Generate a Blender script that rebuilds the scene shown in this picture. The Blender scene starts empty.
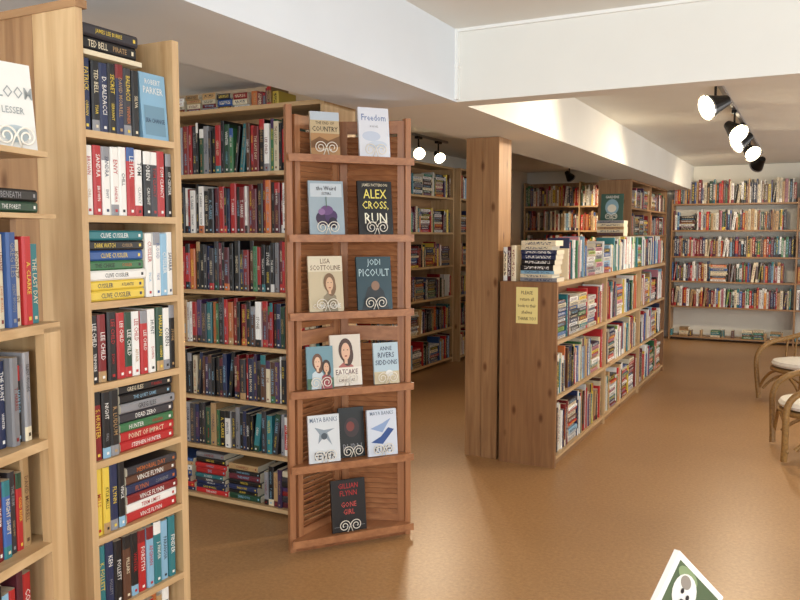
import bpy, math, random
from mathutils import Matrix, Vector

scene = bpy.context.scene
try:
    scene.view_settings.view_transform = 'Standard'
    scene.view_settings.look = 'None'
except Exception:
    pass

# ------------------------------------------------------------------ helpers
def s2l(c):
    return c/12.92 if c <= 0.04045 else ((c+0.055)/1.055)**2.4
def hx(h):
    h = h.lstrip('#')
    return tuple(s2l(int(h[i:i+2], 16)/255) for i in (0, 2, 4))

def newmat(name):
    m = bpy.data.materials.new(name); m.use_nodes = True
    nt = m.node_tree
    b = nt.nodes['Principled BSDF']
    return m, nt, b

def plain(name, col, rough=0.6, metal=0.0, noise=0.0, nscale=8, emis=None, estr=0, bump=0):
    m, nt, b = newmat(name)
    b.inputs['Roughness'].default_value = rough
    b.inputs['Metallic'].default_value = metal
    if noise > 0 or bump > 0:
        tc = nt.nodes.new('ShaderNodeTexCoord')
        n = nt.nodes.new('ShaderNodeTexNoise'); n.inputs['Scale'].default_value = nscale
        n.inputs['Detail'].default_value = 4
        nt.links.new(tc.outputs['Object'], n.inputs['Vector'])
        r = nt.nodes.new('ShaderNodeValToRGB')
        r.color_ramp.elements[0].position = .3; r.color_ramp.elements[1].position = .7
        r.color_ramp.elements[0].color = tuple(c*(1-noise) for c in col)+(1,)
        r.color_ramp.elements[1].color = tuple(min(1, c*(1+noise)) for c in col)+(1,)
        nt.links.new(n.outputs['Fac'], r.inputs['Fac'])
        nt.links.new(r.outputs['Color'], b.inputs['Base Color'])
        if bump > 0:
            bp = nt.nodes.new('ShaderNodeBump'); bp.inputs['Strength'].default_value = bump
            bp.inputs['Distance'].default_value = .01
            nt.links.new(n.outputs['Fac'], bp.inputs['Height'])
            nt.links.new(bp.outputs['Normal'], b.inputs['Normal'])
    else:
        b.inputs['Base Color'].default_value = tuple(col)+(1,)
    if emis:
        b.inputs['Emission Color'].default_value = tuple(emis)+(1,)
        b.inputs['Emission Strength'].default_value = estr
    return m

def wood(name, c1, c2, axis, rough=.45):
    m, nt, b = newmat(name)
    tc = nt.nodes.new('ShaderNodeTexCoord')
    mp = nt.nodes.new('ShaderNodeMapping')
    sc = [22, 22, 22]; sc[axis] = 1.3
    mp.inputs['Scale'].default_value = sc
    nt.links.new(tc.outputs['Object'], mp.inputs['Vector'])
    n = nt.nodes.new('ShaderNodeTexNoise'); n.inputs['Scale'].default_value = 1.6
    n.inputs['Detail'].default_value = 6; n.inputs['Distortion'].default_value = .6
    nt.links.new(mp.outputs['Vector'], n.inputs['Vector'])
    r = nt.nodes.new('ShaderNodeValToRGB')
    r.color_ramp.elements[0].position = .3; r.color_ramp.elements[1].position = .68
    r.color_ramp.elements[0].color = tuple(c2)+(1,); r.color_ramp.elements[1].color = tuple(c1)+(1,)
    nt.links.new(n.outputs['Fac'], r.inputs['Fac'])
    # knots
    mp2 = nt.nodes.new('ShaderNodeMapping'); s2 = [8, 8, 8]; s2[axis] = 3.6
    mp2.inputs['Scale'].default_value = s2
    nt.links.new(tc.outputs['Object'], mp2.inputs['Vector'])
    v = nt.nodes.new('ShaderNodeTexVoronoi'); v.inputs['Scale'].default_value = 1.0
    nt.links.new(mp2.outputs['Vector'], v.inputs['Vector'])
    r2 = nt.nodes.new('ShaderNodeValToRGB')
    r2.color_ramp.elements[0].position = .05; r2.color_ramp.elements[1].position = .15
    r2.color_ramp.elements[0].color = (.42, .3, .2, 1); r2.color_ramp.elements[1].color = (1, 1, 1, 1)
    nt.links.new(v.outputs['Distance'], r2.inputs['Fac'])
    mx = nt.nodes.new('ShaderNodeMixRGB'); mx.blend_type = 'MULTIPLY'; mx.inputs[0].default_value = 1
    nt.links.new(r.outputs['Color'], mx.inputs[1]); nt.links.new(r2.outputs['Color'], mx.inputs[2])
    nt.links.new(mx.outputs['Color'], b.inputs['Base Color'])
    b.inputs['Roughness'].default_value = rough
    return m

PINE = [wood('pine_%d' % i, hx('d2b286'), hx('b69265'), i) for i in range(3)]
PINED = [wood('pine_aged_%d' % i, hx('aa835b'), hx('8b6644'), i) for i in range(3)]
ORNG = [wood('stained_pine_%d' % i, hx('b27b52'), hx('935f3d'), i, .4) for i in range(3)]
ORNGD = [wood('stained_pine_dark_%d' % i, hx('a0653c'), hx('7d4a29'), i, .4) for i in range(3)]
BRWN = [wood('brown_board_%d' % i, hx('997049'), hx('805939'), i) for i in range(3)]
WALL = plain('white_wall_paint', hx('e6e2d6'), .8, noise=.02, nscale=3)
CEIL = plain('white_ceiling_paint', hx('e4e3dc'), .85, noise=.015, nscale=4)
SOFF = plain('soffit_daylight_tint', hx('dde2e6'), .8, noise=.015, nscale=4)  # white ceiling with the blue of cool daylight put into its colour
BLACK = plain('black_metal', (.015, .015, .015), .35, .6)
SILVER = plain('grey_lamp_metal', (.28, .28, .29), .35, .8)
CREAM = plain('cream_wire', hx('efe9dc'), .4)
WHITE = plain('white_trim', hx('eeeeea'), .5)
RATTAN = plain('rattan', hx('94703f'), .5, noise=.25, nscale=60)
CUSH = plain('cushion_cloth', hx('ece8de'), .9, noise=.05, nscale=30, bump=.3)
BULB = plain('lamp_bulb', (1, .85, .6), .4, emis=(1, .86, .6), estr=20)

# floor
def floor_mat():
    m, nt, b = newmat('cork_floor')
    tc = nt.nodes.new('ShaderNodeTexCoord')
    n = nt.nodes.new('ShaderNodeTexNoise'); n.inputs['Scale'].default_value = 55; n.inputs['Detail'].default_value = 7
    n.inputs['Roughness'].default_value = .75
    n2 = nt.nodes.new('ShaderNodeTexNoise'); n2.inputs['Scale'].default_value = 1.1; n2.inputs['Detail'].default_value = 4
    nt.links.new(tc.outputs['Object'], n.inputs['Vector']); nt.links.new(tc.outputs['Object'], n2.inputs['Vector'])
    r = nt.nodes.new('ShaderNodeValToRGB')
    r.color_ramp.elements[0].position = .3; r.color_ramp.elements[1].position = .7
    r.color_ramp.elements[0].color = hx('a3794f')+(1,); r.color_ramp.elements[1].color = hx('c59a6a')+(1,)
    nt.links.new(n.outputs['Fac'], r.inputs['Fac'])
    r2 = nt.nodes.new('ShaderNodeValToRGB')
    r2.color_ramp.elements[0].position = .3; r2.color_ramp.elements[1].position = .7
    r2.color_ramp.elements[0].color = (.88, .87, .86, 1); r2.color_ramp.elements[1].color = (1, 1, 1, 1)
    nt.links.new(n2.outputs['Fac'], r2.inputs['Fac'])
    mx = nt.nodes.new('ShaderNodeMixRGB'); mx.blend_type = 'MULTIPLY'; mx.inputs[0].default_value = 1
    nt.links.new(r.outputs['Color'], mx.inputs[1]); nt.links.new(r2.outputs['Color'], mx.inputs[2])
    nt.links.new(mx.outputs['Color'], b.inputs['Base Color'])
    b.inputs['Roughness'].default_value = .36
    bp = nt.nodes.new('ShaderNodeBump'); bp.inputs['Strength'].default_value = .04; bp.inputs['Distance'].default_value = .002
    nt.links.new(n.outputs['Fac'], bp.inputs['Height']); nt.links.new(bp.outputs['Normal'], b.inputs['Normal'])
    return m
FLOOR = floor_mat()

def book_mat():
    m, nt, b = newmat('book_covers')
    a = nt.nodes.new('ShaderNodeAttribute'); a.attribute_name = 'Col'
    c = nt.nodes.new('ShaderNodeAttribute'); c.attribute_name = 'Acc'
    uv = nt.nodes.new('ShaderNodeUVMap'); uv.uv_map = 'UVMap'
    sep = nt.nodes.new('ShaderNodeSeparateXYZ'); nt.links.new(uv.outputs['UV'], sep.inputs[0])
    def math_(op, x, y=None, v=None):
        n = nt.nodes.new('ShaderNodeMath'); n.operation = op
        if hasattr(x, 'links'): nt.links.new(x, n.inputs[0])
        else: n.inputs[0].default_value = x
        if y is not None: nt.links.new(y, n.inputs[1])
        if v is not None: n.inputs[1].default_value = v
        return n.outputs[0]
    inr = math_('GREATER_THAN', sep.outputs[0], v=.24)
    inr2 = math_('LESS_THAN', sep.outputs[0], v=.76)
    fr = math_('MODULO', sep.outputs[1], v=3.0)
    a1 = math_('GREATER_THAN', fr, v=.14); a2 = math_('LESS_THAN', fr, v=.88)
    mp = nt.nodes.new('ShaderNodeCombineXYZ')
    nt.links.new(math_('MULTIPLY', sep.outputs[0], v=2.5), mp.inputs[0])
    nt.links.new(math_('MULTIPLY', sep.outputs[1], v=14), mp.inputs[1])
    n = nt.nodes.new('ShaderNodeTexNoise'); n.inputs['Scale'].default_value = 1.7; n.inputs['Detail'].default_value = 1
    nt.links.new(mp.outputs[0], n.inputs['Vector'])
    t = math_('GREATER_THAN', n.outputs['Fac'], v=.52)
    k = math_('MULTIPLY', inr, inr2); k = math_('MULTIPLY', k, a1); k = math_('MULTIPLY', k, a2); k = math_('MULTIPLY', k, t)
    mx = nt.nodes.new('ShaderNodeMixRGB')
    nt.links.new(k, mx.inputs[0]); nt.links.new(a.outputs['Color'], mx.inputs[1]); nt.links.new(c.outputs['Color'], mx.inputs[2])
    nt.links.new(mx.outputs[0], b.inputs['Base Color'])
    b.inputs['Roughness'].default_value = .36
    return m
BOOK = book_mat()

class MB:
    def __init__(s):
        s.v = []; s.f = []; s.m = []; s.mats = []; s.uv = []; s.col = []; s.acc = []
    def mi(s, mat):
        if mat not in s.mats: s.mats.append(mat)
        return s.mats.index(mat)
    def face(s, pts, mat, col=(1, 1, 1), acc=(0, 0, 0), uvs=None):
        b = len(s.v); s.v.extend([tuple(p) for p in pts])
        n = len(pts); s.f.append(tuple(range(b, b+n))); s.m.append(s.mi(mat))
        for i in range(n):
            s.uv.append(uvs[i] if uvs else (-1, 0)); s.col.append(tuple(col)+(1,)); s.acc.append(tuple(acc)+(1,))
    def box(s, M, lo, hi, mat, col=(1, 1, 1)):
        if isinstance(mat, list):
            d = [hi[i]-lo[i] for i in range(3)]
            ax = d.index(max(d))
            w = M.to_3x3() @ Vector([1 if i == ax else 0 for i in range(3)])
            w = [abs(q) for q in w]; mat = mat[w.index(max(w))]
        x0, y0, z0 = lo; x1, y1, z1 = hi
        P = [M @ Vector(p) for p in [(x0, y0, z0), (x1, y0, z0), (x1, y1, z0), (x0, y1, z0), (x0, y0, z1), (x1, y0, z1), (x1, y1, z1), (x0, y1, z1)]]
        for q in [(3, 2, 1, 0), (4, 5, 6, 7), (0, 1, 5, 4), (1, 2, 6, 5), (2, 3, 7, 6), (3, 0, 4, 7)]:
            s.face([P[i] for i in q], mat, col)
    def prism(s, M, poly, z0, z1, mat, col=(1, 1, 1)):
        n = len(poly)
        lo = [M @ Vector((p[0], p[1], z0)) for p in poly]; up = [M @ Vector((p[0], p[1], z1)) for p in poly]
        s.face(up, mat, col); s.face(lo[::-1], mat, col)
        for i in range(n):
            j = (i+1) % n
            s.face([lo[i], lo[j], up[j], up[i]], mat, col)
    def build(s, name, parent=None, smooth=False):
        me = bpy.data.meshes.new(name)
        me.from_pydata(s.v, [], s.f)
        for m in s.mats: me.materials.append(m)
        me.polygons.foreach_set('material_index', s.m)
        uvl = me.uv_layers.new(name='UVMap')
        uvl.data.foreach_set('uv', [c for u in s.uv for c in u])
        ca = me.color_attributes.new('Col', 'FLOAT_COLOR', 'CORNER')
        ca.data.foreach_set('color', [c for u in s.col for c in u])
        cb = me.color_attributes.new('Acc', 'FLOAT_COLOR', 'CORNER')
        cb.data.foreach_set('color', [c for u in s.acc for c in u])
        me.update()
        if smooth:
            for p in me.polygons: p.use_smooth = True
        o = bpy.data.objects.new(name, me); scene.collection.objects.link(o)
        if parent: o.parent = parent
        return o

def empty(name):
    e = bpy.data.objects.new(name, None); scene.collection.objects.link(e); e.empty_display_size = .1
    return e
I4 = Matrix.Identity(4)
def frame(origin, xdir):
    x = Vector((xdir[0], xdir[1], 0)).normalized(); z = Vector((0, 0, 1)); y = z.cross(x)
    M = Matrix.Identity(4)
    for i in range(3):
        M[i][0] = x[i]; M[i][1] = y[i]; M[i][2] = z[i]; M[i][3] = origin[i]
    return M
LIE = Matrix(((0, 0, -1, 0), (0, 1, 0, 0), (1, 0, 0, 0), (0, 0, 0, 1)))

# text geometry cache
_tc = {}
def text_geom(st):
    if st in _tc: return _tc[st]
    cu = bpy.data.curves.new('t', 'FONT'); cu.body = st; cu.resolution_u = 1; cu.offset = .004
    ob = bpy.data.objects.new('t', cu); scene.collection.objects.link(ob)
    dg = bpy.context.evaluated_depsgraph_get(); dg.update()
    me = ob.evaluated_get(dg).to_mesh()
    vs = [(v.co.x, v.co.y) for v in me.vertices]; fs = [tuple(p.vertices) for p in me.polygons]
    ob.evaluated_get(dg).to_mesh_clear()
    bpy.data.objects.remove(ob); bpy.data.curves.remove(cu)
    if not vs: _tc[st] = ([], [], 1); return _tc[st]
    x0 = min(v[0] for v in vs); x1 = max(v[0] for v in vs); y0 = min(v[1] for v in vs); y1 = max(v[1] for v in vs)
    h = max(y1-y0, .01)
    vs = [((v[0]-(x0+x1)/2)/h, (v[1]-(y0+y1)/2)/h) for v in vs]
    _tc[st] = (vs, fs, (x1-x0)/h)
    return _tc[st]
def put_text(mb, M, st, center, rd, up, hgt, maxw, col):
    vs, fs, w = text_geom(st)
    sx = min(hgt*.8, maxw/w); sy = min(hgt, sx*1.6)
    c = Vector(center); rd = Vector(rd); up = Vector(up)
    for f in fs:
        mb.face([M @ (c+rd*vs[i][0]*sx+up*vs[i][1]*sy) for i in f], BOOK, col)

PAGES = hx('e0d6be')
def book(mb, M, th, dep, ht, col, acc, text=None, secs=None, rng=random, tcol=None):
    """local: x thickness, y into shelf (spine at y=0), z height"""
    bl = min(.004, th*.15)
    prof = [(0, bl), (th*.18, 0), (th*.82, 0), (th, bl)]
    zs = [0, .16*ht, .8*ht, ht]
    cs = secs or [col, col, col]
    off = rng.randint(1, 60)*3
    for k in range(3):
        for i in range(3):
            (xa, ya), (xb, yb) = prof[i], prof[i+1]
            uv = None
            if not text:
                uv = [(xa/th, off+zs[k]/ht), (xb/th, off+zs[k]/ht), (xb/th, off+zs[k+1]/ht), (xa/th, off+zs[k+1]/ht)]
            mb.face([M @ Vector(p) for p in [(xa, ya, zs[k]), (xb, yb, zs[k]), (xb, yb, zs[k+1]), (xa, ya, zs[k+1])]], BOOK, cs[k], acc, uv)
    P = lambda *a: M @ Vector(a)
    mb.face([P(th, bl, 0), P(th, dep, 0), P(th, dep, ht), P(th, bl, ht)], BOOK, col)
    mb.face([P(0, dep, 0), P(0, bl, 0), P(0, bl, ht), P(0, dep, ht)], BOOK, col)
    mb.face([P(th, dep, 0), P(0, dep, 0), P(0, dep, ht), P(th, dep, ht)], BOOK, PAGES)
    mb.face([P(0, bl, ht), P(th*.18, 0, ht), P(th*.82, 0, ht), P(th, bl, ht), P(th, dep, ht), P(0, dep, ht)], BOOK, PAGES)
    mb.face([P(0, dep, 0), P(th, dep, 0), P(th, bl, 0), P(th*.82, 0, 0), P(th*.18, 0, 0), P(0, bl, 0)], BOOK, PAGES)
    if text:
        t = text if isinstance(text, (list, tuple)) else [text]
        tc = tcol or acc
        n = len(t)
        wts = [.55, .45] if n == 2 else [1]
        zc = ht*.93
        big = rng.uniform(.4, .56)
        for i, s_ in enumerate(t):
            seg = ht*.8*wts[i] if n <= 2 else ht*.8/n
            c_ = tc
            if i == 1 and rng.random() < .6:
                c_ = C[rng.choice(['red', 'yellow', 'sky', 'grey', 'tan', 'orange'])]
            put_text(mb, M, s_, (th/2, -.0008, zc-seg/2), (0, 0, -1), (1, 0, 0), th*(big if i == 0 else big*.7), seg*rng.uniform(.7, .9), c_)
            zc -= seg
        # publisher colophon
        mb.face([M @ Vector(p) for p in [(th*.35, -.0007, ht*.05), (th*.65, -.0007, ht*.05), (th*.65, -.0007, ht*.09), (th*.35, -.0007, ht*.09)]], BOOK, tc)

C = {k: hx(v) for k, v in dict(white='e8e6e0', cream='dfd2b4', red='b02426', dred='7a1a1d', navy='1f2a4e', blue='355894', sky='88b2cc',
     black='161518', dgrey='343238', grey='8a8a8e', green='3a6f46', dgreen='1f422e', teal='2c757c', yellow='e0c34c', orange='c26c38',
     brown='5b3a2a', purple='473056', pink='c0808e', tan='b29064', lime='92b058', maroon='5a1f2c').items()}
GEN = ['white']*6+['cream']*4+['red']*4+['dred']*2+['maroon', 'navy', 'navy', 'blue', 'blue', 'sky', 'black', 'black', 'dgrey', 'grey', 'green', 'dgreen', 'teal', 'yellow', 'yellow', 'orange', 'brown', 'tan', 'tan', 'purple', 'pink']
LIGHT = ['white']*9+['cream']*4+['red', 'red', 'blue', 'navy', 'sky', 'green', 'yellow', 'teal', 'black', 'orange', 'lime', 'grey', 'pink']
OLD = ['brown']*2+['dred']*2+['red', 'red', 'maroon', 'black', 'dgrey', 'navy', 'dgreen', 'green', 'tan', 'tan', 'cream', 'cream', 'white', 'white', 'grey', 'blue', 'orange', 'yellow']
DARK = ['black']*8+['dgrey']*3+['dred', 'dred', 'red', 'navy', 'navy', 'brown', 'maroon', 'purple', 'dgreen', 'green', 'teal', 'blue', 'tan', 'grey', 'cream', 'white']
REDS = ['red']*4+['dred']*4+['maroon']+['black']*4+['orange', 'brown', 'navy', 'tan', 'white', 'cream']
LITE = {'white', 'cream', 'sky', 'yellow', 'tan', 'lime', 'pink', 'grey'}
NAMES = ['DAVID MORRELL', 'THE FIRM', 'NIGHT SHIFT', 'COLD RIVER', 'LEE CHILD', 'GREG ILES', 'HARBOR', 'SILENT WOODS', 'T. HARRIS', 'THE LAST DAY',
         'IRIS JOHANSEN', 'NEVERMORE', 'WINTER', 'DEAN', 'KOONTZ', 'GRISHAM', 'LEHANE', 'EVE', 'CONNELLY', 'SANDRA BROWN', 'LOST LIGHT', 'DEAD AIM', 'STONE', 'A. CLARKE', 'THE HUNT', 'SHADOWS']
def jit(c, rng, a=.25):
    k = 1+rng.uniform(-a, a)
    return tuple(min(.95, x*k) for x in c)
def fill(mb, M, L, z, avail, pal, seed, th=(.012, .04), ht=(.62, .95), dep=.15, setback=.015, text=False, stack=.05, names=None, gap=0.0, dy=.015, lean=.05):
    rng = random.Random(seed); x = .004
    while x < L-.012:
        if rng.random() < stack and L-x > .24:
            zz = 0
            ln = min(.23, avail*.95)
            while zz < avail*rng.uniform(.6, .8):
                t = rng.uniform(.018, .035)
                if zz+t > avail*.92: break
                l2 = ln*rng.uniform(.85, 1)
                cn = rng.choice(pal); col = jit(C[cn], rng)
                acc = C[rng.choice(['black', 'navy', 'dred'])] if cn in LITE else C[rng.choice(['white', 'yellow', 'cream', 'sky'])]
                B = M @ Matrix.Translation((x+l2, setback+rng.uniform(0, dy), z+zz+.0008)) @ LIE
                book(mb, B, t, dep, l2, col, acc, [rng.choice(NAMES)] if text else None, None, rng)
                zz += t+.0005
            x += ln+.006; continue
        t = rng.uniform(*th)
        if x+t > L-.003: break
        h = avail*rng.uniform(*ht)
        cn = rng.choice(pal); col = jit(C[cn], rng)
        acc = C[rng.choice(['black', 'navy', 'dred', 'brown'])] if cn in LITE else C[rng.choice(['white', 'yellow', 'cream', 'sky', 'tan', 'grey'])]
        secs = None
        q = rng.random()
        if q < .18: secs = [C[rng.choice(pal)], col, col]
        elif q < .32: secs = [col, col, C[rng.choice(pal)]]
        elif q < .38: c2 = C[rng.choice(pal)]; secs = [c2, col, c2]
        B = M @ Matrix.Translation((x, setback+rng.uniform(0, dy), z+.0008))
        if rng.random() < lean and L-x > .1:
            B = B @ Matrix.Rotation(math.radians(7), 4, 'Y'); B = Matrix.Translation((0, 0, t*.12)) @ B; x += .02
        nm = None
        if text:
            p = names or NAMES
            nm = [rng.choice(p), rng.choice(p)] if rng.random() < .6 else [rng.choice(p)]
        book(mb, B, t, dep, h, col, acc, nm, secs, rng)
        x += t+rng.uniform(.0003, .0015)
        if rng.random() < gap: x += rng.uniform(.03, .12)

def bookcase(name, M, W, D, shelves, top, mats, st=.022, sh=.022, bays=None, back=True, topboard=True, backmat=None, sidetop=None):
    mb = MB()
    stp = sidetop or top
    mb.box(M, (0, 0, 0), (st, D, stp), mats); mb.box(M, (W-st, 0, 0), (W, D, stp), mats)
    for b in (bays or []):
        mb.box(M, (b-st/2, 0.001, 0), (b+st/2, D-.001, top-sh if topboard else top), mats)
    for z in shelves:
        mb.box(M, (st, 0.002, z-sh), (W-st, D-.012, z), mats)
    if topboard: mb.box(M, (st, 0, top-sh), (W-st, D, top), mats)
    if shelves and shelves[0] > .06: mb.box(M, (st, .02, 0), (W-st, .035, shelves[0]-sh), mats)
    if back: mb.box(M, (st, D-.01, .02), (W-st, D, top-.002), backmat or mats)
    return mb.build(name)

def simple(name, lo, hi, mat):
    mb = MB(); mb.box(I4, lo, hi, mat); return mb.build(name)

# ------------------------------------------------------------------ room shell
XL, XR, YF, YB = -4.05, 3.2, -2.6, 12.15
HC = 2.48
simple('floor', (XL-.1, YF-.1, -.1), (XR+.1, YB+.1, 0), FLOOR)
simple('ceiling', (XL-.1, YF-.1, HC), (XR+.1, YB+.1, HC+.1), CEIL)
simple('wall_left', (XL-.1, YF, 0), (XL, YB, HC), WALL)
simple('wall_back', (XL, YB, 0), (XR, YB+.1, HC), WALL)
WN = 0
def wall_with_windows(name, axis, pos, a0, a1, wins, outward):
    global WN
    mb = MB()
    def bx(p0, p1, z0, z1):
        lo = min(pos, pos+outward*.12); hi = max(pos, pos+outward*.12)
        if axis == 'x': mb.box(I4, (lo, p0, z0), (hi, p1, z1), WALL)
        else: mb.box(I4, (p0, lo, z0), (p1, hi, z1), WALL)
    z0, z1 = .85, 2.2
    bx(a0, a1, 0, z0); bx(a0, a1, z1, HC)
    c = a0
    for w0, w1 in wins:
        bx(c, w0, z0, z1); c = w1
    bx(c, a1, z0, z1)
    mb.build(name)
    for i, (w0, w1) in enumerate(wins):
        wb = MB()
        def fx(p0, p1, q0, q1):
            lo = min(pos+outward*.03, pos+outward*.08); hi = max(pos+outward*.03, pos+outward*.08)
            if axis == 'x': wb.box(I4, (lo, p0, q0), (hi, p1, q1), WHITE)
            else: wb.box(I4, (p0, lo, q0), (p1, hi, q1), WHITE)
        fx(w0, w0+.05, z0, z1); fx(w1-.05, w1, z0, z1); fx(w0+.05, w1-.05, z0, z0+.05); fx(w0+.05, w1-.05, z1-.05, z1)
        m = (w0+w1)/2; fx(m-.02, m+.02, z0+.05, z1-.05)
        WN += 1
        wb.build('window_%d' % WN)
wall_with_windows('wall_front', 'y', YF, XL, XR, [(-2.2, -.4), (.4, 2.4)], -1)
wall_with_windows('wall_right', 'x', XR, YF, YB, [(-1.5, .5), (2.0, 4.4), (6.2, 8.4), (9.6, 11.4)], 1)

SX = -1.55
simple('ceiling_soffit', (-2.1, YF, 2.14), (SX, 3.57, HC), SOFF)
simple('ceiling_lowered', (XL, YF, 2.31), (-2.1, 3.57, HC), SOFF)
simple('ceiling_beam_transverse', (SX, 3.57, 2.14), (XR, 3.71, HC), CEIL)
simple('ceiling_beam', (-2.1, 3.57, 2.14), (SX, YB, HC), CEIL)
simple('baseboard_back', (XL, YB-.012, 0), (XR, YB, .09), WHITE)
mb = MB()
mb.box(I4, (SX, 3.545, 2.15), (SX+.014, 3.57, HC), WHITE)
mb.box(I4, (SX, 3.55, HC-.014), (XR, 3.57, HC), WHITE)
mb.box(I4, (SX, 3.54, 2.3), (SX+.02, 3.57, 2.315), WHITE)
mb.build('trim_1')

# pillar
mb = MB()
mb.box(I4, (-2.06, 4.93, 0), (-1.83, 5.15, 2.138), PINED)
for a, b_ in [((-2.06, 4.915), (-1.945, 4.93)), ((-1.943, 4.915), (-1.83, 4.93))]:
    mb.box(I4, (a[0], a[1], 0), (b_[0], b_[1], 2.138), PINED)
mb.build('wooden_pillar')

# ------------------------------------------------------------------ near-left narrow case
NX = -1.60
M = frame((NX, 1.375, 0), (0, 1))
W = .35; D = .31
shelv = [.10, .31, .515, .72, .92, 1.12, 1.33, 1.55, 1.76]
mb = MB()
mb.box(M, (-.0, 0, 0), (.02, .155, 2.05), PINE)
mb.box(M, (.001, .157, 0), (.02, D, 2.05), PINED)
mb.box(M, (-.004, -.006, 2.05), (.03, D, 2.07), PINED)
mb.box(M, (W-.026, 0, 0), (W, D, 2.04), PINE)
for z in shelv: mb.box(M, (.02, 0, z-.018), (W-.026, .2, z), PINE)
mb.box(M, (.02, .2, 0), (W-.026, .21, 2.05), PINED)
mb.box(M, (.02, 0.02, 0), (W-.026, .03, .08), PINE)
mb.build('narrow_bookcase')
def stackbooks(mb, M, x, z, items, dep=.11, ln=.175, rng=random.Random(3)):
    zz = z+.0008
    for (t, c, a, txt) in items:
        l2 = ln*rng.uniform(.95, 1.0)
        B = M @ Matrix.Translation((x+l2, .008+rng.uniform(0, .006), zz)) @ LIE
        book(mb, B, t, dep, l2, C[c], C[a], txt, None, rng); zz += t+.0006
def standbooks(mb, M, x, z, items, ht=.18, dep=.11, rng=random.Random(5)):
    for (t, c, a, txt) in items:
        h = ht*rng.uniform(.95, 1.0)
        B = M @ Matrix.Translation((x, .008+rng.uniform(0, .006), z+.0008))
        sec = None
        if rng.random() < .35: sec = [C[rng.choice(['black', 'red', 'grey', 'sky', 'tan', 'navy'])], C[c], C[c]]
        elif rng.random() < .3: sec = [C[c], C[c], C[rng.choice(['black', 'dred', 'grey', 'white', 'blue'])]]
        book(mb, B, t, dep, h, C[c], C[a], txt, sec, rng); x += t+.0015
    return x
mb = MB()
x0 = .024
rgl = random.Random(9)
standbooks(mb, M, x0, 1.76, [(.026, 'navy', 'yellow', ['PATRICK', 'OBRIAN']), (.024, 'black', 'cream', ['TED BELL', 'TSAR']), (.027, 'navy', 'white', ['D. BALDACCI']), (.025, 'black', 'yellow', ['SECRET', 'SERVANT']), (.026, 'navy', 'tan', ['DAVID MORRELL']), (.027, 'dgrey', 'yellow', ['BALDACCI', 'WINNER']), (.024, 'black', 'cream', ['SILVA'])])
mb.box(M, (x0, .004, 1.945), (.215, .12, 1.957), BOOK, C['cream'])
stackbooks(mb, M, x0, 1.958, [(.034, 'black', 'cream', ['TED BELL', 'PIRATE']), (.03, 'dgrey', 'yellow', ['JAMES LEE BURKE'])], ln=.185)
B = M @ Matrix.Translation((.222, .012, 1.762)) @ Matrix.Rotation(math.radians(-4), 4, 'X')
mb.box(B, (0, 0, 0), (.095, .02, .178), BOOK, C['sky'])
mb.face([B @ Vector(p) for p in [(.01, -.001, .01), (.085, -.001, .01), (.085, -.001, .09), (.01, -.001, .09)]], BOOK, hx('6f93a8'))
put_text(mb, B, 'ROBERT', (.0475, -.001, .155), (1, 0, 0), (0, 0, 1), .014, .08, C['white'])
put_text(mb, B, 'PARKER', (.0475, -.001, .132), (1, 0, 0), (0, 0, 1), .018, .08, C['white'])
put_text(mb, B, 'SEA CHANGE', (.0475, -.0015, .05), (1, 0, 0), (0, 0, 1), .012, .07, C['navy'])
R = lambda t, c, a, *s: (t, c, a, list(s))
standbooks(mb, M, x0, 1.55, [R(.027, 'white', 'red', 'BROWN', 'CHILL'), R(.025, 'red', 'white', 'SANDRA', 'BROWN'), R(.026, 'white', 'navy', 'SANDRA', 'ENVY'), R(.026, 'white', 'red', 'ENVY', 'SANDRA'), R(.026, 'white', 'black', 'CHILL'), R(.028, 'red', 'white', 'LETHAL', 'BROWN'), R(.026, 'white', 'black', 'TOM', 'CLANCY'), R(.026, 'black', 'white', 'COBEN', 'CAUGHT'), R(.026, 'dgrey', 'red', 'TOM CLANCY'), R(.028, 'red', 'white', 'TOM CLANCY'), R(.022, 'black', 'white', 'OP CENTER')])
stackbooks(mb, M, x0, 1.33, [R(.026, 'yellow', 'navy', 'CLIVE CUSSLER'), R(.025, 'yellow', 'navy', 'CUSSLER', 'ATLANTIS'), R(.026, 'white', 'black', 'CLIVE CUSSLER'), R(.024, 'green', 'black', 'THE CHASE', 'CUSSLER'), R(.026, 'blue', 'yellow', 'CLIVE CUSSLER'), R(.025, 'black', 'yellow', 'DARK WATCH', 'CUSSLER'), R(.025, 'teal', 'white', 'CLIVE CUSSLER')], ln=.19)
standbooks(mb, M, x0+.196, 1.33, [R(.025, 'white', 'red', 'CUSSLER', 'INCA'), R(.026, 'white', 'blue', 'FLOOD', 'TIDE'), R(.026, 'sky', 'white', 'CUSSLER'), R(.022, 'white', 'navy', 'SAHARA')])
standbooks(mb, M, x0, 1.12, [R(.026, 'black', 'white', 'LEE CHILD', 'TRIPWIRE'), R(.026, 'dred', 'white', 'LEE CHILD'), R(.029, 'black', 'red', 'LEE CHILD', 'ECHO'), R(.027, 'red', 'white', 'LEE CHILD', '61 HOURS'), R(.026, 'dgreen', 'white', 'LEE CHILD'), R(.027, 'white', 'red', 'LEE CHILD', 'AFFAIR'), R(.026, 'red', 'white', 'LEE CHILD'), R(.027, 'white', 'black', 'HUNT', 'DOWN'), R(.026, 'dgreen', 'yellow', 'HARLAN', 'COBEN'), R(.025, 'white', 'black', 'COBEN'), R(.022, 'black', 'tan', 'STONE')])
xx = standbooks(mb, M, x0, .92, [R(.027, 'dred', 'yellow', 'S. HUNTER'), R(.026, 'black', 'white', 'NIGHT', 'FALL'), R(.028, 'black', 'tan', 'R. LUDLUM')])
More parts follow.
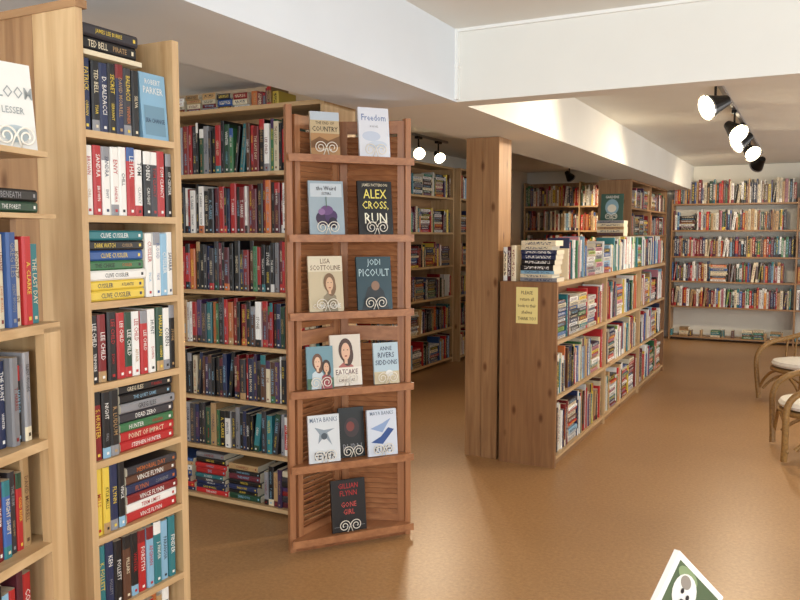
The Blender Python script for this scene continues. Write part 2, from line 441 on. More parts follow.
stackbooks(mb, M, xx+.003, .92, [R(.026, 'red', 'white', 'STEPHEN HUNTER'), R(.025, 'red', 'cream', 'POINT OF IMPACT'), R(.024, 'green', 'white', 'HUNTER', 'HAVANA'), R(.027, 'dgrey', 'white', 'DEAD ZERO'), R(.025, 'grey', 'black', 'GREG ILES'), R(.024, 'black', 'sky', 'THE QUIET GAME'), R(.024, 'black', 'cream', 'GREG ILES', 'TURNING')], ln=.2)
xx = standbooks(mb, M, x0, .72, [R(.024, 'yellow', 'red', 'MILLS'), R(.022, 'yellow', 'black', 'KYLE MILLS'), R(.027, 'navy', 'yellow', 'FLYNN'), R(.022, 'black', 'white', 'VINCE')])
stackbooks(mb, M, xx+.003, .72, [R(.026, 'red', 'white', 'VINCE FLYNN'), R(.025, 'white', 'red', 'TERM LIMITS'), R(.024, 'dred', 'white', 'VINCE FLYNN'), R(.027, 'navy', 'orange', 'FLYNN', 'CONSENT'), R(.025, 'brown', 'white', 'VINCE FLYNN'), R(.024, 'dgrey', 'orange', 'MEMORIAL DAY')], ln=.19)
standbooks(mb, M, x0, .515, [R(.026, 'teal', 'yellow', 'K. FOLLETT'), R(.027, 'navy', 'white', 'KEN', 'FOLLETT'), R(.026, 'black', 'white', 'FOLLETT'), R(.028, 'brown', 'cream', 'PILLARS'), R(.026, 'black', 'red', 'WINTER'), R(.028, 'red', 'white', 'FORSYTH'), R(.026, 'sky', 'red', 'AFGHAN'), R(.028, 'teal', 'white', 'J. FINDER'), R(.026, 'sky', 'black', 'PARANOIA'), R(.026, 'teal', 'white', 'FINDER')])
fill(mb, M @ Matrix.Translation((.022, 0, 0)), W-.05, .31, .185, GEN, 11, th=(.02, .028), ht=(.8, .95), text=True, stack=0, dep=.11)
fill(mb, M @ Matrix.Translation((.022, 0, 0)), W-.05, .10, .185, GEN, 12, th=(.02, .028), ht=(.8, .95), text=True, stack=0, dep=.11)
mb.build('paperback_books')

# ------------------------------------------------------------------ generic display book + easel
def display_book(M, w, h, cover, els, th=.015, lean=7, name='display_book', easel=True):
    e = empty(name)
    Mb = M @ Matrix.Rotation(math.radians(-lean), 4, 'X')
    mb = MB()
    P = lambda lo, hi, c: mb.box(Mb, lo, hi, BOOK, c)
    P((-w/2, 0, 0), (w/2, .002, h), cover)
    P((-w/2, th-.002, 0), (w/2, th, h), cover)
    P((-w/2, .002, 0), (-w/2+.002, th-.002, h), cover)
    P((-w/2+.002, .002, .003), (w/2-.004, th-.002, h-.003), PAGES)
    d = .0006
    for el in els:
        y = -d; d += .0004
        if el[0] == 'r':
            _, x0, z0, x1, z1, c = el
            mb.face([Mb @ Vector(p) for p in [((x0-.5)*w, y, z0*h), ((x1-.5)*w, y, z0*h), ((x1-.5)*w, y, z1*h), ((x0-.5)*w, y, z1*h)]], BOOK, c)
        elif el[0] == 'e':
            _, cx, cz, rx, rz, c = el
            mb.face([Mb @ Vector(((cx-.5)*w+rx*w*math.cos(a*math.pi/10), y, cz*h+rz*h*math.sin(a*math.pi/10))) for a in range(20)], BOOK, c)
        elif el[0] == 'p':
            mb.face([Mb @ Vector(((px-.5)*w, y, pz*h)) for px, pz in el[1]], BOOK, el[2])
        else:
            _, st, cx, cz, hh, c = el
            put_text(mb, Mb, st, ((cx-.5)*w, y, cz*h), (1, 0, 0), (0, 0, 1), hh*h, w*.88, c)
    mb.build('cover_and_pages', e)
    if easel:
        cu = bpy.data.curves.new('easel', 'CURVE'); cu.dimensions = '3D'; cu.bevel_depth = .0021; cu.bevel_resolution = 2
        def sp(pts):
            s = cu.splines.new('POLY'); s.points.add(len(pts)-1)
            for i, p in enumerate(pts):
                q = M @ Vector(p); s.points[i].co = (q.x, q.y, q.z, 1)
        r0 = min(.029, w*.21)
        for sgn in (-1, 1):
            pts = []
            for i in range(34):
                a = i/33*3.3*math.pi; rr = r0*(1-.75*i/33)
                pts.append((sgn*(r0*1.02-rr*math.cos(a)), -.010, r0+.004+rr*math.sin(a)))
            sp(pts)
            sp([(sgn*.002, -.010, .03), (sgn*.012, -.008, .0025), (sgn*.014, .03, .0025), (sgn*.012, .06, .0025)])
        sp([(-.012, .06, .0025), (0, .045, .09), (.012, .06, .0025)])
        o = bpy.data.objects.new('wire_easel', cu); scene.collection.objects.link(o)
        cu.materials.append(CREAM); o.parent = e
    return e

def portrait(cx, cz, s, hair, skin, top):
    return [('p', [(cx-s*1.5, 0), (cx+s*1.5, 0), (cx+s*1.2, cz-s*1.5), (cx+s*.4, cz-s*1.1), (cx-s*.4, cz-s*1.1), (cx-s*1.2, cz-s*1.5)], top),
            ('e', cx, cz+.02, s*1.15, s*1.15, hair), ('e', cx+s*.3, cz-s*.4, s*.95, s*1.1, hair),
            ('r', cx-s*.25, cz-s*1.25, cx+s*.25, cz-s*.5, skin),
            ('e', cx, cz-.01, s*.72, s*.85, skin), ('e', cx-s*.3, cz+.02, s*.1, s*.05, (.02, .015, .01)), ('e', cx+s*.3, cz+.02, s*.1, s*.05, (.02, .015, .01)),
            ('e', cx, cz-s*.5, s*.22, s*.07, hx('a0483e'))]

# ------------------------------------------------------------------ left case (closest)
LO = Vector((-1.465, 1.19, 0)); ldir = Vector((-.27, .963, 0)).normalized()
Lw = .66; orig = LO-ldir*Lw
ML = frame(orig, ldir)
shl = [.1, .35, .59, .83, 1.06, 1.31]
mb = MB()
mb.box(ML, (0, 0, 0), (.02, .22, 1.545), PINE)
mb.box(ML, (Lw-.055, 0, 0), (Lw, .022, 1.30), PINE)
mb.box(ML, (Lw-.02, .022, 0), (Lw, .22, 1.30), PINE)
for z in shl: mb.box(ML, (.02, 0.0 if z > 1.3 else .023, z-.02), (Lw-(.0 if z > 1.3 else .02), .22, z), PINE)
for z in shl[:-1]: mb.box(ML, (.02, 0.0, z-.02), (Lw-.055, .023, z), PINE)
mb.box(ML, (.02, .21, 0), (Lw-.02, .22, 1.54), PINED)
mb.box(ML, (Lw-.02, .1, 1.31), (Lw, .22, 1.535), PINED)
mb.box(ML, (.02, .0, 1.535), (Lw, .22, 1.545), PINE)
mb.box(ML, (.02, .0, 1.665), (Lw-.02, .22, 1.677), PINE)
mb.box(ML, (.02, .21, 1.545), (Lw-.02, .22, 1.665), PINED)
mb.box(ML, (Lw-.032, .14, 1.545), (Lw-.02, .21, 1.665), PINED)
mb.build('low_bookcase')
mb = MB()
pals = [GEN, DARK, GEN, DARK+['purple', 'navy', 'cream'], ['dred', 'red', 'black', 'dgreen', 'white', 'navy', 'grey', 'cream'], LIGHT+['tan', 'pink', 'red', 'cream', 'dgreen']]
for i, z in enumerate(shl):
    fill(mb, ML @ Matrix.Translation((.022, 0, 0)), Lw-(.08 if i < 5 else .03), z, .2, pals[i], 40+i, th=(.016, .03), text=True, stack=0, dep=.13, ht=(.82, .99), setback=.025 if i < 5 else .012, lean=0)
fill(mb, ML @ Matrix.Translation((.022, 0, 0)), Lw-.235, 1.545, .112, GEN, 49, th=(.012, .02), text=True, stack=0, dep=.1, ht=(.85, .95))
stackbooks(mb, ML, Lw-.2, 1.546, [R(.022, 'dgreen', 'white', 'THE FOREST'), R(.025, 'black', 'grey', 'BENEATH')], ln=.16, dep=.12)
mb.build('shelved_books')
TW = Matrix.Rotation(math.radians(-22), 4, 'Z')
display_book(ML @ Matrix.Translation((Lw-.06, .05, 1.680)) @ TW, .105, .185, hx('e4e3dd'), [('r', .0, .0, .1, 1, hx('b8b5ae')), ('t', 'BLOOM', .55, .66, .14, hx('9aa0a0')), ('t', 'LESSER', .55, .45, .08, hx('9aa0a0')), ('e', .55, .18, .3, .1, hx('b7c3c8'))], th=.02)
display_book(ML @ Matrix.Translation((Lw-.12, .12, 1.680)) @ TW, .12, .22, hx('d8d2c4'), [('r', .05, .5, .95, .97, hx('c9d2d6')), ('t', 'DREAMS', .5, .8, .08, C['brown'])], easel=False, lean=4)

# ------------------------------------------------------------------ middle case
MM = frame((-3.32, 3.34, 0), (1, 0))
Wm = 1.16
shm = [.045, .33, .61, .905, 1.20, 1.51, 1.83]
bookcase('tall_bookcase', MM, Wm, .3, shm, 2.17, PINE, backmat=PINED)
mb = MB()
pm = [DARK+['pink', 'blue'], DARK, DARK, DARK+REDS+['teal'], REDS+DARK, REDS+['black', 'black', 'white'], DARK+['red', 'white', 'dgreen']]
for i, z in enumerate(shm):
    av = (shm+[2.15])[i+1]-z-.022
    fill(mb, MM @ Matrix.Translation((.024, 0, 0)), Wm-.05, z, av, pm[i], 60+i, th=(.015, .04), ht=(.76, .94) if i else (.6, .9), text=True, stack=0 if i else .35, dep=.16)
fill(mb, MM @ Matrix.Translation((.1, .04, 0)), .75, 2.171, .11, OLD, 77, stack=1.0, dep=.16)
mb.build('shelved_books')

# ------------------------------------------------------------------ corner louvred display unit
A = Vector((-2.13, 2.99, 0)); Bp = Vector((-1.755, 3.455, 0)); Cp = Vector((-2.08, 3.34, 0))
fd = (Bp-A).normalized(); Lf = (Bp-A).length
MF = frame(A, fd)
cl = MF.inverted() @ Cp
mb = MB()
mb.box(MF, (-.012, -.008, 0), (.016, .03, 2.09), ORNG)
mb.box(MF, (Lf-.016, -.008, 0), (Lf+.012, .03, 2.06), ORNG)
mb.box(I4 @ Matrix.Translation(Cp), (-.012, -.012, 0), (.012, .012, 2.05), ORNG)
fz = [.065, .42, .775, 1.14, 1.5, 1.865]
for z in fz:
    mb.prism(MF, [(.0, -.04), (Lf, -.04), (Lf-.01, .02), (cl.x, cl.y-.01), (.012, .03)], z-.022, z, ORNG[1])
    mb.box(MF, (-.012, -.048, z-.032), (Lf+.012, -.038, z+.002), ORNG)
mb.prism(MF, [(.0, .0), (Lf, .0), (Lf-.01, .02), (cl.x, cl.y-.01), (.012, .03)], .0, .02, ORNGD[1])
def louvre(P0, P1, flip):
    d = (P1-P0); L = d.length; Mx = frame(P0, d)
    mb.box(Mx, (.0, -.012, 0), (.035, .012, 2.05), ORNG)
    mb.box(Mx, (L-.035, -.012, 0), (L, .012, 2.05), ORNG)
    for z0, z1 in [(.02, .1), (.98, 1.05), (1.99, 2.05)]:
        mb.box(Mx, (.035, -.01, z0), (L-.035, .01, z1), ORNG)
    z = .115
    while z < 1.98:
        if not (.965 < z < 1.055):
            S = Mx @ Matrix.Translation((0, 0, z)) @ Matrix.Rotation(math.radians(52*flip), 4, 'X')
            mb.box(S, (.034, -.018, -.003), (L-.034, .018, .003), ORNG)
        z += .026
louvre(Vector((A.x+.005, A.y+.03, 0)), Cp+Vector((-.01, -.012, 0)), -1)
louvre(Cp+Vector((.012, .0, 0)), Vector((Bp.x-.02, Bp.y+.005, 0)), 1)
mb.build('louvered_display_shelf')

k = C
rows = [
 (1.865, [(.29, .14, .2, k['cream'], [('r', 0, .0, 1, .5, hx('b48a5e')), ('p', [(0, .3), (.3, .42), (.6, .33), (1, .45), (1, .2), (0, .15)], hx('7d5a3c')), ('r', 0, .5, 1, .8, hx('c9b48e')), ('t', 'THE END OF', .5, .74, .07, k['black']), ('t', 'COUNTRY', .5, .6, .12, k['black']), ('r', 0, .8, 1, 1, hx('c4cfd8')), ('t', 'SEAMUS M.', .5, .12, .06, k['white'])], 0),
          (.70, .155, .235, hx('e6e9f0'), [('t', 'Freedom', .5, .8, .13, hx('6f86b4')), ('t', 'A NOVEL', .5, .62, .04, k['grey']), ('e', .4, .42, .3, .1, hx('ccd6e6')), ('e', .6, .25, .3, .08, hx('d2dbe8'))], 0)]),
 (1.5, [(.30, .17, .25, hx('9fb0ba'), [('r', .05, .7, .95, .95, hx('c8d2d8')), ('e', .4, .3, .22, .14, hx('3c2c48')), ('e', .62, .34, .18, .12, hx('4c3460')), ('e', .5, .45, .18, .09, hx('6b4c7c')), ('e', .35, .42, .1, .06, hx('8d6c9a')), ('e', .66, .22, .13, .1, hx('2a2236')), ('r', .48, .5, .5, .7, hx('4f6b4f')), ('t', 'the Weird', .5, .86, .08, k['dgrey']), ('t', 'SISTERS', .5, .76, .05, k['dgrey'])], 0),
        (.71, .175, .255, hx('141416'), [('t', 'JAMES PATTERSON', .5, .92, .07, k['cream']), ('t', 'ALEX', .5, .76, .17, hx('f0e070')), ('t', 'CROSS,', .5, .54, .17, hx('f0e070')), ('t', 'RUN', .5, .3, .2, hx('f4f0d8')), ('t', 'A THRILLER', .5, .1, .04, k['grey'])], 0)]),
 (1.14, [(.29, .168, .26, hx('c8b998'), [('r', 0, .72, 1, 1, hx('ddd2b8')), ('t', 'LISA', .5, .91, .09, hx('6a4c34')), ('t', 'SCOTTOLINE', .5, .79, .09, hx('6a4c34'))]+portrait(.6, .5, .15, hx('7a5a3c'), hx('d8b08c'), hx('8f8268'))+[('t', 'COME HOME', .5, .1, .08, k['white'])], 0),
         (.70, .178, .255, hx('21404a'), [('t', 'JODI', .5, .88, .15, hx('b4cdd2')), ('t', 'PICOULT', .5, .7, .14, hx('b4cdd2')), ('p', [(.1, 0), (.9, 0), (.75, .35), (.55, .5), (.3, .42)], hx('131d22')), ('e', .52, .45, .12, .09, hx('8c6a52'))], 0)]),
 (.775, [(.235, .13, .2, hx('6d94a0'), [('r', 0, 0, 1, .25, hx('456a54'))]+portrait(.4, .62, .17, hx('6a4630'), hx('e2bb9c'), hx('c8d4d8'))+portrait(.72, .5, .14, hx('3a2a20'), hx('dcae8c'), hx('a04a50')), 0),
         (.47, .155, .245, hx('e0d6c6'), portrait(.5, .68, .2, hx('4c2f22'), hx('e2b596'), hx('b0625a'))+[('r', 0, 0, 1, .36, hx('ece4d6')), ('t', 'EAT', .3, .27, .1, k['maroon']), ('t', 'CAKE', .65, .27, .1, k['maroon']), ('t', 'JEANNE RAY', .5, .1, .07, k['brown'])], .03),
         (.80, .13, .2, hx('b5cad4'), [('r', 0, .0, 1, .3, hx('cdbf9e')), ('t', 'ANNE', .5, .86, .1, k['navy']), ('t', 'RIVERS', .5, .7, .13, k['navy']), ('t', 'SIDDONS', .5, .52, .12, k['navy']), ('e', .6, .25, .15, .08, hx('e8e8e4'))], 0)]),
 (.42, [(.265, .155, .225, hx('dadfe2'), [('t', 'MAYA BANKS', .5, .9, .1, hx('5c7088')), ('p', [(.2, .75), (.35, .6), (.3, .4), (.5, .55), (.75, .35), (.6, .62), (.85, .7), (.5, .68)], hx('8d9aa4')), ('e', .5, .55, .1, .07, hx('4a5660')), ('t', 'FEVER', .5, .14, .15, k['dgrey'])], 0),
        (.52, .13, .24, hx('1c2224'), [('t', 'BURN', .5, .2, .14, k['grey']), ('e', .5, .6, .3, .2, hx('3a2d30')), ('e', .45, .62, .16, .1, hx('7d3a34'))], .035),
        (.765, .155, .225, hx('d6deea'), [('t', 'MAYA BANKS', .5, .92, .08, hx('5c7088')), ('p', [(.1, .3), (.5, .25), (.9, .55), (.7, .6), (.45, .42)], hx('2b4f90')), ('p', [(.1, .6), (.5, .5), (.8, .8), (.5, .7)], hx('8fa8d0')), ('t', 'RUSH', .5, .14, .15, k['dgrey'])], 0)]),
 (.065, [(.47, .175, .25, hx('141214'), [('t', 'GILLIAN', .5, .88, .1, k['red']), ('t', 'FLYNN', .5, .74, .1, k['red']), ('t', 'GONE', .5, .52, .1, hx('c8504a')), ('t', 'GIRL', .5, .38, .1, hx('c8504a')), ('r', .05, .1, .95, .108, k['grey'])], 0)]),
]
for z, items in rows:
    for s, w, h, col, els, back in items:
        display_book(MF @ Matrix.Translation((s*Lf, -.022+back, z+.003)), w, h, col, els)

# ------------------------------------------------------------------ island
IX0, IX1, IY0, IY1 = -1.80, -1.42, 4.88, 9.05
mb = MB()
mb.box(I4, (IX0, IY0, 0), (IX1, IY0+.03, 1.2), BRWN)
mb.box(I4, (IX0, IY1-.03, 0), (IX1, IY1, 1.2), BRWN)
mb.box(I4, (IX0, IY0+.03, 1.172), (IX1, IY1-.03, 1.2), PINE)
ish = [.07, .46, .82]
ibays = [6.25, 7.64]
mb.box(I4, (-1.617, IY0+.03, .0), (-1.603, IY1-.03, 1.172), BRWN)
for z in ish:
    mb.box(I4, (IX0, IY0+.03, z-.022), (IX1-.001, IY1-.03, z), PINE)
mb.box(I4, (IX0+.02, IY0+.03, 0), (IX1-.02, IY1-.03, .048), PINED)
for y in ibays: mb.box(I4, (IX0+.001, y-.014, 0), (IX1+.001, y+.014, 1.172), PINE)
mb.build('island_bookcase')
mb = MB()
edges = [IY0+.03]+ibays+[IY1-.03]
sd = 100
for bi in range(3):
    for z, zt in zip(ish, [.438, .798, 1.172]):
        MI = frame((IX1, edges[bi]+.016, 0), (0, 1)); sd += 1
        fill(mb, MI, edges[bi+1]-edges[bi]-.032, z, zt-z, (LIGHT+GEN) if z > .1 else GEN+['red', 'red'], sd, ht=(.6, .9), stack=.06 if not (bi == 0 and z > .8) else .5, gap=.015)
        MJ = frame((IX0, edges[bi+1]-.016, 0), (0, -1))
        fill(mb, MJ, edges[bi+1]-edges[bi]-.032, z, zt-z, GEN, sd+50, ht=(.6, .9), stack=.05)
MI = frame((IX1-.01, IY0+.35, 0), (0, 1))
fill(mb, MI, IY1-IY0-.4, 1.2, .29, LIGHT+['lime', 'green', 'white', 'sky'], 300, th=(.012, .035), ht=(.72, 1.0), stack=.02, dep=.15, dy=.02)
MJ = frame((IX0, IY1-.03, 0), (0, -1))
fill(mb, MJ, IY1-IY0-1.2, 1.2, .25, GEN, 301, th=(.012, .035), ht=(.7, 1.0), stack=.05, dep=.15, dy=.02)
ME = frame((IX0+.002, IY0+.01, 0), (1, 0))
rr = random.Random(8)
fill(mb, ME, .115, 1.2, .25, ['red', 'white', 'dred', 'cream', 'maroon'], 302, ht=(.8, .95), stack=0, dep=.16)
zz = 1.2008
for i in range(9):
    t = rr.uniform(.022, .038); l2 = rr.uniform(.20, .245); cn = rr.choice(['dgrey', 'navy', 'grey', 'brown', 'white', 'maroon', 'sky', 'black', 'cream'])
    B = ME @ Matrix.Translation((.125+l2, .01+rr.uniform(0, .02), zz)) @ LIE
    book(mb, B, t, .17, l2, C[cn], C['navy'] if cn in LITE else C['white'], None, None, rr); zz += t
zz = 1.2008+.29
MS = frame((-1.80, 7.2, 0), (1, 0))
for i in range(5):
    t = rr.uniform(.022, .032); l2 = .24
    B = MS @ Matrix.Translation((.06+l2, .0+rr.uniform(0, .02), zz)) @ LIE
    book(mb, B, t, .17, l2, C[rr.choice(['white', 'tan', 'cream', 'grey', 'brown'])], C['navy'], None, None, rr); zz += t
ztop = zz
mb.build('shelved_books')
# yellow sign
mb = MB()
mb.box(I4, (-1.69, IY0-.002, .93), (-1.545, IY0, 1.165), plain('yellow_paper', hx('f2e296'), .7))
for i, t in enumerate(['PLEASE', 'return all', 'books to their', 'shelves', 'THANK YOU']):
    put_text(mb, I4, t, (-1.617, IY0-.003, 1.13-i*.042), (1, 0, 0), (0, 0, 1), .022, .12, C['brown'])
mb.build('yellow_notice')
display_book(frame((-1.62, 7.25, ztop+.003), (1, .0)), .2, .24, hx('3a5a50'), [('e', .5, .5, .3, .3, hx('86a8b8')), ('e', .5, .45, .2, .15, hx('d8d4c4')), ('t', 'GARDENS', .5, .88, .1, C['white'])])

# ------------------------------------------------------------------ projecting double case near the back
PX0, PX1, PY0, PY1 = -2.235, -1.855, 9.3, 11.8
MP = frame((PX1, PY0, 0), (0, 1))
ps = [.06, .42, .78, 1.14, 1.5, 1.82]
bookcase('end_bookcase', MP, PY1-PY0, PX1-PX0, ps, 2.135, PINED, st=.03, bays=[1.25])
mb = MB()
for i, z in enumerate(ps):
    for b in (0.03, 1.265):
        fill(mb, MP @ Matrix.Translation((b, 0, 0)), 1.2, z, .29, OLD+DARK, 400+i*2+int(b), ht=(.6, .9))
mb.build('shelved_books')

# ------------------------------------------------------------------ back wall cases
MBk = frame((-4.0, 11.85, 0), (1, 0))
zs = [.06, .49, .85, 1.2, 1.57, 1.94]
bookcase('back_bookcase', MBk, 1.75, .28, zs, 2.3, PINE, backmat=PINED, bays=[.87], topboard=False)
mb = MB()
for i, z in enumerate(zs):
    for b in (.024, .885):
        fill(mb, MBk @ Matrix.Translation((b, 0, 0)), .84, z, .33, GEN+OLD, 500+i*2+int(b*2), ht=(.65, .95), stack=.04)
mb.build('shelved_books')
MBr = frame((-1.80, 11.85, 0), (1, 0))
bookcase('back_bookcase', MBr, 4.2, .28, zs, 2.0, PINED, back=False, bays=[1.62, 2.9], topboard=False)
mb = MB()
for i, z in enumerate(zs):
    for b, l in ((.024, 1.58), (1.635, 1.25), (2.92, 1.25)):
        p = [GEN, OLD+GEN+['red'], OLD+GEN, OLD+DARK+GEN, OLD+GEN, OLD+DARK+GEN][i]
        if i == 0:
            fill(mb, MBr @ Matrix.Translation((b, 0, 0)), l, z, .14, ['cream', 'tan', 'brown', 'green', 'teal'], 600, stack=.8, ht=(.5, .8), gap=.5)
        else:
            fill(mb, MBr @ Matrix.Translation((b, 0, 0)), l-(.0 if i % 2 else .12), z, .31 if i < 5 else .36, p, 600+i*3+int(b), ht=(.68, .93), stack=.02, gap=.004)
mb.build('shelved_books')

# ------------------------------------------------------------------ left wall cases
for (y0, y1, xf, sd) in ((6.2, 8.56, -3.74, 700), (8.6, 10.1, -3.68, 740)):
    Mw = frame((xf, y0, 0), (0, 1)); Wd = y1-y0
    bookcase('wall_bookcase', Mw, Wd, .3, [.06, .42, .79, 1.15, 1.53, 1.93], 2.28, PINE, bays=[Wd/2], backmat=PINED, st=.03)
    mb = MB()
    for i, z in enumerate([.06, .42, .79, 1.15, 1.53, 1.93]):
        for b in (0.03, Wd/2+.015):
            fill(mb, Mw @ Matrix.Translation((b, 0, 0)), Wd/2-.05, z, .31, GEN+DARK+OLD, sd+i*2+int(b*2), ht=(.6, .9), stack=.12, gap=.02)
    mb.build('shelved_books')

# ------------------------------------------------------------------ track lights
def cyl(mb, M, r0, r1, z0, z1, mat, n=20, cap0=True, cap1=True):
    a = [M @ Vector((r0*math.cos(2*math.pi*i/n), r0*math.sin(2*math.pi*i/n), z0)) for i in range(n)]
    b = [M @ Vector((r1*math.cos(2*math.pi*i/n), r1*math.sin(2*math.pi*i/n), z1)) for i in range(n)]
    for i in range(n):
        j = (i+1) % n; mb.face([a[i], a[j], b[j], b[i]], mat)
    if cap0: mb.face(a[::-1], mat)
    if cap1: mb.face(b, mat)
def aimM(p, d):
    d = Vector(d).normalized()
    q = d.to_track_quat('Z', 'Y')
    return Matrix.Translation(p) @ q.to_matrix().to_4x4()
def track(name, x, y0, y1, heads, energy, s=1.2):
    e = empty(name)
    mb = MB()
    mb.box(I4, (x-.014, y0, HC-.022), (x+.014, y1, HC), SILVER)
    for (y, d) in heads:
        mb.box(I4, (x-.018, y-.05, HC-.045), (x+.018, y+.05, HC-.022), BLACK)
        cyl(mb, Matrix.Translation((x, y, 0)), .008, .008, HC-.12, HC-.045, BLACK, 10)
        p = Vector((x, y, HC-.17)); Ma = aimM(p, d)
        cyl(mb, Ma, .028*s, .04*s, -.075*s, -.03*s, BLACK, cap1=False)
        cyl(mb, Ma, .04*s, .062*s, -.03*s, .04*s, BLACK, cap0=False, cap1=False)
        cyl(mb, Ma, .062*s, .066*s, .04*s, .055*s, SILVER, cap0=False, cap1=False)
        cyl(mb, Ma, .05*s, .056*s, .03*s, .035*s, BULB)
        cyl(mb, Ma, .035*s, .05*s, .035*s, .045*s, BULB)
        ld = bpy.data.lights.new('spot', 'SPOT'); ld.energy = energy; ld.color = (1, .82, .58); ld.spot_size = math.radians(105); ld.spot_blend = .9; ld.shadow_soft_size = .06
        lo = bpy.data.objects.new('spot', ld); scene.collection.objects.link(lo); lo.parent = e
        lo.location = p+Vector(d).normalized()*.1
        lo.rotation_euler = Vector(d).normalized().to_track_quat('-Z', 'Y').to_euler()
    mb.build('rail_and_heads', e)
track('track_light', -.57, 5.3, 10.4, [(5.35, (-.75, -.65, -.35)), (6.7, (.6, -.6, -.6)), (7.5, (-.7, -.5, -.5)), (8.4, (.5, -.6, -.5)), (9.9, (-.5, .8, -.5))], 78)
track('track_light', -3.45, 6.9, 7.7, [(7.02, (.5, -.7, -.4)), (7.48, (.6, -.5, -.5))], 55, .9)
track('track_light', -3.0, 10.3, 11.3, [(10.8, (.3, .6, -.6))], 80, 1.0)

# ------------------------------------------------------------------ rattan chairs
def tube(cu, M, pts, r=1.0, cyc=False):
    s = cu.splines.new('NURBS'); s.points.add(len(pts)-1)
    for i, p in enumerate(pts):
        q = M @ Vector(p); s.points[i].co = (q.x, q.y, q.z, 1); s.points[i].radius = r
    s.order_u = 3; s.use_endpoint_u = not cyc; s.use_cyclic_u = cyc; s.resolution_u = 6
def chair(x, y, ang):
    e = empty('rattan_armchair')
    M = Matrix.Translation((x, y, 0)) @ Matrix.Rotation(math.radians(ang), 4, 'Z')
    cu = bpy.data.curves.new('frame', 'CURVE'); cu.dimensions = '3D'; cu.bevel_depth = .018; cu.bevel_resolution = 3
    ring = [(.27*math.cos(a*math.pi/8), .26*math.sin(a*math.pi/8), .31) for a in range(16)]
    tube(cu, M, ring, 1, True)
    arm = [(-.25, -.26, .018), (-.29, -.26, .2), (-.30, -.27, .42), (-.31, -.14, .52), (-.31, .08, .55), (-.24, .26, .62), (0, .34, .66), (.24, .26, .62), (.31, .08, .55), (.31, -.14, .52), (.30, -.27, .42), (.29, -.26, .2), (.25, -.26, .018)]
    tube(cu, M, arm, 1.2)
    for sx in (-1, 1):
        tube(cu, M, [(sx*.25, .27, .018), (sx*.2, .24, .2), (sx*.21, .25, .35), (sx*.24, .27, .61)], 1.1)
        tube(cu, M, [(sx*.28, -.25, .08), (sx*.2, -.24, .26), (sx*.05, -.26, .30)], .7)
        tube(cu, M, [(sx*.28, -.2, .1), (sx*.27, -.0, .32), (sx*.24, .2, .1)], .7)
    for i in range(11):
        a = math.pi*(.02+i*.096)
        bx, by = .26*math.cos(a), .25*math.sin(a)
        tx, ty = .31*math.cos(a), .05+.29*math.sin(a); tz = .535+.12*math.sin(a)
        tube(cu, M, [(bx, by, .31), ((bx+tx)/2*1.03, (by+ty)/2*1.03, .43), (tx, ty, tz)], .5)
    cu.materials.append(RATTAN)
    o = bpy.data.objects.new('frame', cu); scene.collection.objects.link(o); o.parent = e
    mb = MB()
    n = 28
    cyl(mb, M, .26, .26, .30, .325, RATTAN, n)
    mb.build('seat', e)
    mb = MB()
    prof = [(.0, .325), (.2, .326), (.255, .34), (.268, .36), (.255, .385), (.18, .40), (.0, .405)]
    for a, b in zip(prof, prof[1:]):
        for i in range(n):
            t0, t1 = 2*math.pi*i/n, 2*math.pi*(i+1)/n
            P = [M @ Vector((r*math.cos(t), r*math.sin(t), z)) for (r, z), t in ((a, t0), (a, t1), (b, t1), (b, t0))]
            mb.face(P, CUSH)
    mb.build('cushion', e, True)
    return e
chair(-.02, 7.8, -50)
chair(.10, 5.97, -80)

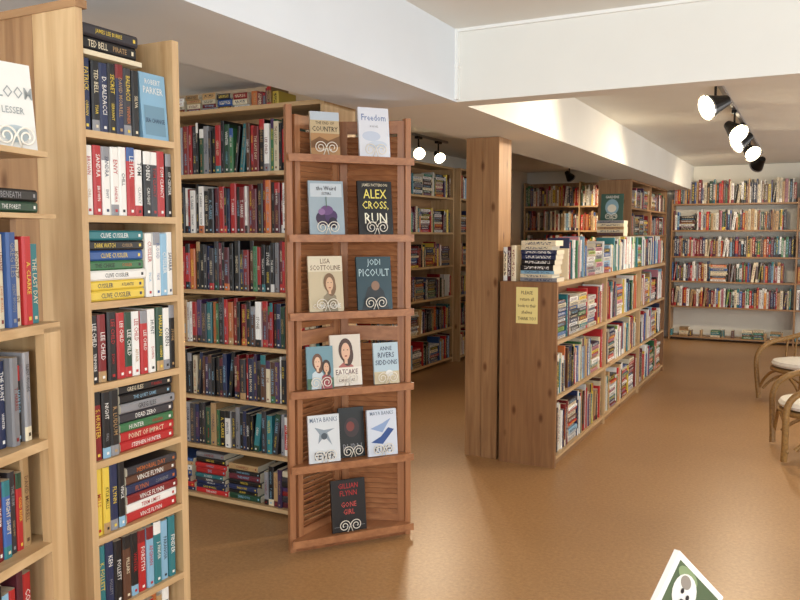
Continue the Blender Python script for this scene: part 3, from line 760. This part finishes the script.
# ------------------------------------------------------------------ foreground table + photo book
cw, ch = .13, .14
apex = Vector((-.161, 1.23, 1.022))
Rm = Matrix.Rotation(math.radians(27.5+32), 4, 'Z') @ Matrix.Rotation(math.radians(-8), 4, 'X') @ Matrix.Rotation(math.radians(45), 4, 'Y')
Mc = Matrix.Translation(apex) @ Rm @ Matrix.Translation((cw/2, 0, -ch))
TZ = min((Mc @ Vector((x, y, z))).z for x in (-cw/2, cw/2) for y in (0, .01) for z in (0, ch))-.001
mb = MB()
mb.box(I4, (-.30, .75, TZ-.03), (.55, 1.42, TZ), PINE)
mb.box(I4, (-.27, .78, TZ-.11), (.52, 1.39, TZ-.03), PINED)
for lx in (-.27, .47):
    for ly in (.78, 1.34): mb.box(I4, (lx, ly, 0), (lx+.05, ly+.05, TZ-.11), PINE)
mb.build('display_table')
display_book(Mc, cw, ch, C['white'], [('r', .07, .07, .93, .93, hx('4a5a3e')), ('e', .3, .85, .2, .08, hx('7f8f66')), ('e', .35, .68, .22, .2, hx('ddd8cf')), ('e', .3, .78, .1, .07, hx('8a8076')), ('e', .3, .68, .03, .03, C['black']), ('e', .42, .66, .03, .03, C['black']), ('e', .36, .58, .05, .03, C['dgrey']), ('e', .7, .35, .2, .15, hx('6a7c4a'))], lean=0, name='picture_book', easel=False, th=.01)

# ------------------------------------------------------------------ lights
def area(name, loc, d, sx, sy, e, col):
    ld = bpy.data.lights.new(name, 'AREA'); ld.shape = 'RECTANGLE'; ld.size = sx; ld.size_y = sy; ld.energy = e; ld.color = col
    o = bpy.data.objects.new(name, ld); scene.collection.objects.link(o); o.location = loc
    o.rotation_euler = Vector(d).to_track_quat('-Z', 'Y').to_euler(); return o
day = (.87, .94, 1.0)
area('daylight_front_a', (-1.3, YF+.05, 1.5), (0, 1, -.05), 1.7, 1.3, 90, day)
area('daylight_front_b', (1.4, YF+.05, 1.5), (-.15, 1, -.05), 1.9, 1.3, 106, day)
area('daylight_right_a', (XR-.05, -.5, 1.5), (-1, .1, -.05), 1.9, 1.3, 46, day)
area('daylight_right_b', (XR-.05, 3.2, 1.5), (-1, .1, -.05), 2.3, 1.3, 54, day)
area('daylight_right_c', (XR-.05, 7.3, 1.5), (-1, .1, -.05), 2.1, 1.3, 52, (1, .97, .92))
area('daylight_right_d', (XR-.05, 10.5, 1.5), (-1, 0, -.05), 1.7, 1.3, 40, (1, .97, .92))

w = bpy.data.worlds.new('world'); scene.world = w; w.use_nodes = True
bg = w.node_tree.nodes['Background']
bg.inputs[0].default_value = (.75, .85, 1, 1); bg.inputs[1].default_value = 1.0

# ------------------------------------------------------------------ camera
cd = bpy.data.cameras.new('camera'); cd.lens = 790*36/800; cd.sensor_width = 36; cd.clip_start = .05
co = bpy.data.objects.new('camera', cd); scene.collection.objects.link(co)
co.location = (0, 0, 1.5)
co.rotation_euler = (math.radians(90)-math.atan(65/790), 0, math.radians(27.5))
scene.camera = co
